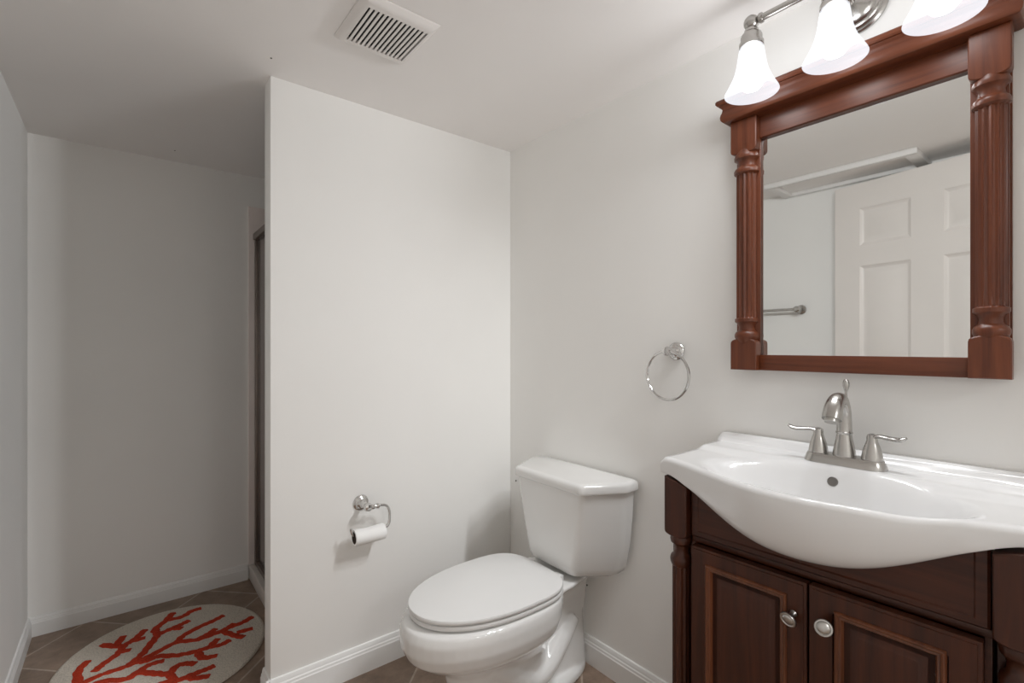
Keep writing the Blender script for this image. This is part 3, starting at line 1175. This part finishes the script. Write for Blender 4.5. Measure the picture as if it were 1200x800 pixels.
# ------------------------------------------------------------------ vanity light
LX, LZ = -0.150, 2.052
lt = thing('vanity_light', 'brushed nickel bar light with three lit frosted bell shades above the mirror', 'light fixture', (0, YC, LZ))
bm = bmesh.new()
lathe(bm, [(0.066, 0.0005), (0.066, 0.006), (0.062, 0.010), (0.058, 0.010), (0.056, 0.015), (0.050, 0.019), (0.047, 0.019), (0.044, 0.025), (0.034, 0.032), (0.020, 0.036),
           (0.014, 0.040)], (0, YC, LZ), (-1, 0, 0), 40)
ob('back_plate', bm, M_chrome, lt)
bm = bmesh.new()
tube(bm, [(-0.036, YC, LZ), (LX, YC, LZ)], 0.008, 14)
ob('stem', bm, M_chrome, lt)
SP = 0.187
bm = bmesh.new()
tube(bm, [(LX, YC + SP - 0.02, LZ), (LX, YC - SP + 0.02, LZ)], 0.0085, 16)
for s in (1, -1):
    lathe(bm, [(0.0085, 0), (0.0125, 0.002), (0.0125, 0.008), (0.010, 0.011)], (LX, YC + s * (SP - 0.030), LZ), (0, s, 0), 20)
ob('bar', bm, M_chrome, lt)
for s in (1, 0, -1):
    y = YC + s * SP
    bm = bmesh.new()
    bmesh.ops.create_uvsphere(bm, u_segments=20, v_segments=12, radius=0.0185, matrix=Matrix.Translation((LX, y, LZ)))
    lathe(bm, [(0.013, -0.014), (0.017, -0.020), (0.017, -0.024), (0.023, -0.030), (0.0255, -0.036), (0.0255, -0.047), (0.029, -0.052), (0.029, -0.062), (0.026, -0.064)],
          (LX, y, LZ), n=28)
    cup = ob('socket_cup', bm, M_chrome, lt)
    bm = bmesh.new()
    pr = [(0.026, -0.060), (0.0285, -0.066), (0.031, -0.080), (0.033, -0.096), (0.036, -0.114), (0.041, -0.132), (0.0485, -0.150), (0.057, -0.166), (0.0625, -0.176),
          (0.0640, -0.180)]
    inner = [(r - 0.003, h) for r, h in pr[::-1]]
    lathe(bm, pr + inner, (LX, y, LZ), n=40, cap0=False, cap1=False)
    ob('shade', bm, M_shade, lt, angle=60)
    bm = bmesh.new()
    lathe(bm, [(0.012, -0.064), (0.012, -0.100), (0.016, -0.118), (0.0255, -0.132), (0.0300, -0.146), (0.0275, -0.160), (0.019, -0.170), (0.008, -0.1745), (0.001, -0.175)],
          (LX, y, LZ), n=24)
    ob('bulb', bm, M_bulb, lt, angle=80)
    # the bulb's own light, at the mouth of the shade
    pl = bpy.data.lights.new('bulb_light', 'POINT')
    pl.energy = BULB_POWER
    pl.shadow_soft_size = 0.045
    pl.color = BULB_COLOR
    pl.use_nodes = True
    lnt = pl.node_tree
    fo = lnt.nodes.new('ShaderNodeLightFalloff')
    fo.inputs['Strength'].default_value = 1.0
    fo.inputs['Smooth'].default_value = BULB_SMOOTH
    mxl = lnt.nodes.new('ShaderNodeMix')          # soft falloff: halfway between linear and constant
    mxl.inputs[0].default_value = 0.60
    lnt.links.new(fo.outputs['Linear'], mxl.inputs[2])
    lnt.links.new(fo.outputs['Constant'], mxl.inputs[3])
    lnt.links.new(mxl.outputs[0], lnt.nodes['Emission'].inputs['Strength'])
    po = bpy.data.objects.new('bulb_light', pl)
    COL.objects.link(po)
    po.location = (LX - 0.004, y, LZ - 0.142)
    po.parent = lt
    po.matrix_parent_inverse = Matrix.Translation(-Vector(lt.location))

# ------------------------------------------------------------------ added fill lamp (unseen, beyond the doorway behind the camera)
hl = thing('hall_fill_lamp', 'round white fill lamp added in the unseen hall behind the doorway', 'lamp', (-0.86, -3.3, H))
bm = bmesh.new()
lathe(bm, [(0.16, -0.0005), (0.16, -0.02), (0.15, -0.03)], (-0.86, -3.3, H), n=36)
ob('lamp_base', bm, M_chrome, hl)
bm = bmesh.new()
lathe(bm, [(0.148, -0.03), (0.14, -0.05), (0.11, -0.075), (0.06, -0.09), (0.005, -0.095)], (-0.86, -3.3, H), n=36)
ob('glass_dome', bm, M_bulb, hl)
la = bpy.data.lights.new('hall_fill_light', 'AREA')
la.shape = 'DISK'
la.size = 0.28
la.energy = HALL_FILL_POWER
la.color = (0.985, 0.995, 1.0)
lo_ = bpy.data.objects.new('hall_fill_light', la)
COL.objects.link(lo_)
lo_.location = (-0.86, -3.3, H - 0.10)
lo_.parent = hl
lo_.matrix_parent_inverse = Matrix.Translation(-Vector(hl.location))

# ------------------------------------------------------------------ exhaust vent on the ceiling
ve = thing('exhaust_vent', 'white square exhaust fan grille on the ceiling', 'vent', (-0.822, -0.46, H))
vx0, vx1, vy0, vy1 = -0.932, -0.712, -0.578, -0.345
bm = bmesh.new()
sx0, sx1, sy0, sy1 = -0.908, -0.733, -0.545, -0.376
pr = [(0.0, H - 0.0006), (0.0, H - 0.004), (0.006, H - 0.010), (0.018, H - 0.017), (0.0235, H - 0.018)]
rings = []
for i, z in pr:
    rings.append([(vx0 + i, vy0 + i, z), (vx1 - i * 0.85, vy0 + i, z), (vx1 - i * 0.85, vy1 - i, z), (vx0 + i, vy1 - i, z)])
rings.append([(sx0, sy0, H - 0.018), (sx1, sy0, H - 0.018), (sx1, sy1, H - 0.018), (sx0, sy1, H - 0.018)])
rings.append([(sx0, sy0, H - 0.009), (sx1, sy0, H - 0.009), (sx1, sy1, H - 0.009), (sx0, sy1, H - 0.009)])
loft(bm, rings, False, False)
ob('frame', bm, M_vent, ve, angle=25)
bm = bmesh.new()
box(bm, sx0 - 0.002, sx1 + 0.002, sy0 - 0.002, sy1 + 0.002, H - 0.0055, H - 0.001)
ob('shade_plate', bm, M_black, ve, angle=0)  # black plate stands in for the shade behind the slats
NS = 14
for i in range(NS - 1):
    sw_ = 0.0058
    tt_ = ((sx1 - sx0) - NS * sw_) / (NS - 1)
    px = sx0 + sw_ * (i + 1) + tt_ * (i + 0.5)
    bm = bmesh.new()
    box(bm, px - tt_ / 2, px + tt_ / 2, sy0 + 0.0002, sy1 - 0.0002, H - 0.018, H - 0.0150, 0.0006, 1)
    ob('slat', bm, M_vent, ve, angle=0)

# ------------------------------------------------------------------ bath mat with coral branches
MC = (-1.280, 0.585)
MA, MB_ = 0.348, 0.365
bm = bmesh.new()
rings = []
NM = 96


def mring(i, z):
    return [(MC[0] + (MA - i) * math.cos(2 * PI * k / NM), MC[1] + (MB_ - i) * math.sin(2 * PI * k / NM), z) for k in range(NM)]


loft(bm, [mring(0.004, 0.0005), mring(0.0, 0.003), mring(0.001, 0.008), mring(0.006, 0.0115), mring(0.014, 0.0125), mring(0.30, 0.0125)])
base_faces = set(bm.faces)
coral = [
    [(-1.474, 0.565), (-1.415, 0.565), (-1.366, 0.575), (-1.309, 0.6), (-1.243, 0.628), (-1.179, 0.598), (-1.109, 0.601), (-1.058, 0.614), (-1.007, 0.621), (-0.962, 0.645)],
    [(-1.068, 0.608), (-1.037, 0.636)],
    [(-1.085, 0.600), (-1.047, 0.529), (-1.022, 0.495)],
    [(-1.040, 0.551), (-0.980, 0.544)],
    [(-1.243, 0.628), (-1.218, 0.666), (-1.157, 0.7), (-1.106, 0.716), (-1.062, 0.738)],
    [(-1.179, 0.598), (-1.136, 0.615), (-1.105, 0.64)],
    [(-1.400, 0.570), (-1.36, 0.614), (-1.327, 0.682), (-1.303, 0.741), (-1.307, 0.797), (-1.27, 0.846), (-1.238, 0.905)],
    [(-1.268, 0.850), (-1.21, 0.841), (-1.171, 0.869), (-1.133, 0.871)],
    [(-1.303, 0.741), (-1.257, 0.757), (-1.216, 0.771), (-1.187, 0.786)],
    [(-1.252, 0.762), (-1.216, 0.732)],
    [(-1.500, 0.60), (-1.475, 0.637), (-1.431, 0.683), (-1.41, 0.734), (-1.373, 0.768), (-1.341, 0.82)],
    [(-1.484, 0.80), (-1.441, 0.752), (-1.41, 0.734)],
    [(-1.438, 0.752), (-1.414, 0.818)],
    [(-1.395, 0.752), (-1.342, 0.748)],
    [(-1.428, 0.695), (-1.39, 0.682)],
    [(-1.370, 0.570), (-1.342, 0.558), (-1.306, 0.564), (-1.25, 0.526), (-1.187, 0.509), (-1.143, 0.507), (-1.105, 0.497), (-1.07, 0.511)],
    [(-1.146, 0.507), (-1.108, 0.552)],
    [(-1.185, 0.505), (-1.172, 0.445), (-1.126, 0.426)],
    [(-1.530, 0.500), (-1.473, 0.514), (-1.406, 0.477), (-1.368, 0.503), (-1.333, 0.523), (-1.290, 0.518)],
    [(-1.400, 0.480), (-1.368, 0.492), (-1.325, 0.452), (-1.283, 0.418), (-1.256, 0.45), (-1.225, 0.444), (-1.198, 0.419)],
    [(-1.283, 0.418), (-1.272, 0.362), (-1.290, 0.300)],
    [(-1.330, 0.36), (-1.3, 0.368), (-1.262, 0.352), (-1.212, 0.356), (-1.171, 0.358), (-1.143, 0.363)],
    [(-1.225, 0.35), (-1.215, 0.33), (-1.165, 0.306)],
    [(-1.600, 0.530), (-1.540, 0.545), (-1.474, 0.565)],
    [(-1.560, 0.520), (-1.480, 0.440), (-1.420, 0.370), (-1.370, 0.300)],
    [(-1.430, 0.380), (-1.370, 0.400), (-1.330, 0.36)],
    [(-1.540, 0.545), (-1.545, 0.640), (-1.520, 0.700)],
]
cverts = []
for st in coral:
    P = catmull([(x, y, 0.0) for x, y in st], 7)
    m = len(P)
    L = []
    Rr = []
    for i in range(m):
        t = (P[min(i + 1, m - 1)] - P[max(i - 1, 0)]).normalized()
        n = Vector((-t.y, t.x, 0))
        taper = 0.0160 + 0.002 * math.sin(i * 1.7 + len(st)) + random.uniform(-0.0012, 0.0012)
        if i == 0 or i == m - 1:
            taper *= 0.75
        L.append(P[i] + n * taper)
        Rr.append(P[i] - n * taper)
    zt = 0.0146 + random.uniform(-0.0003, 0.0003)
    secs = []
    for a, b in zip(L, Rr):
        secs.append([(a.x, a.y, 0.012), (a.x * 0.85 + b.x * 0.15, a.y * 0.85 + b.y * 0.15, zt), (b.x * 0.85 + a.x * 0.15, b.y * 0.85 + a.y * 0.15, zt), (b.x, b.y, 0.012)])
    loft(bm, secs)
for f in bm.faces:
    if f not in base_faces:
        f.material_index = 1
matob = ob('bath_mat', bm, [M_mat, M_coral], angle=45)
tag(matob, 'round cream bath mat with red coral branches on the alcove floor', 'bath mat')
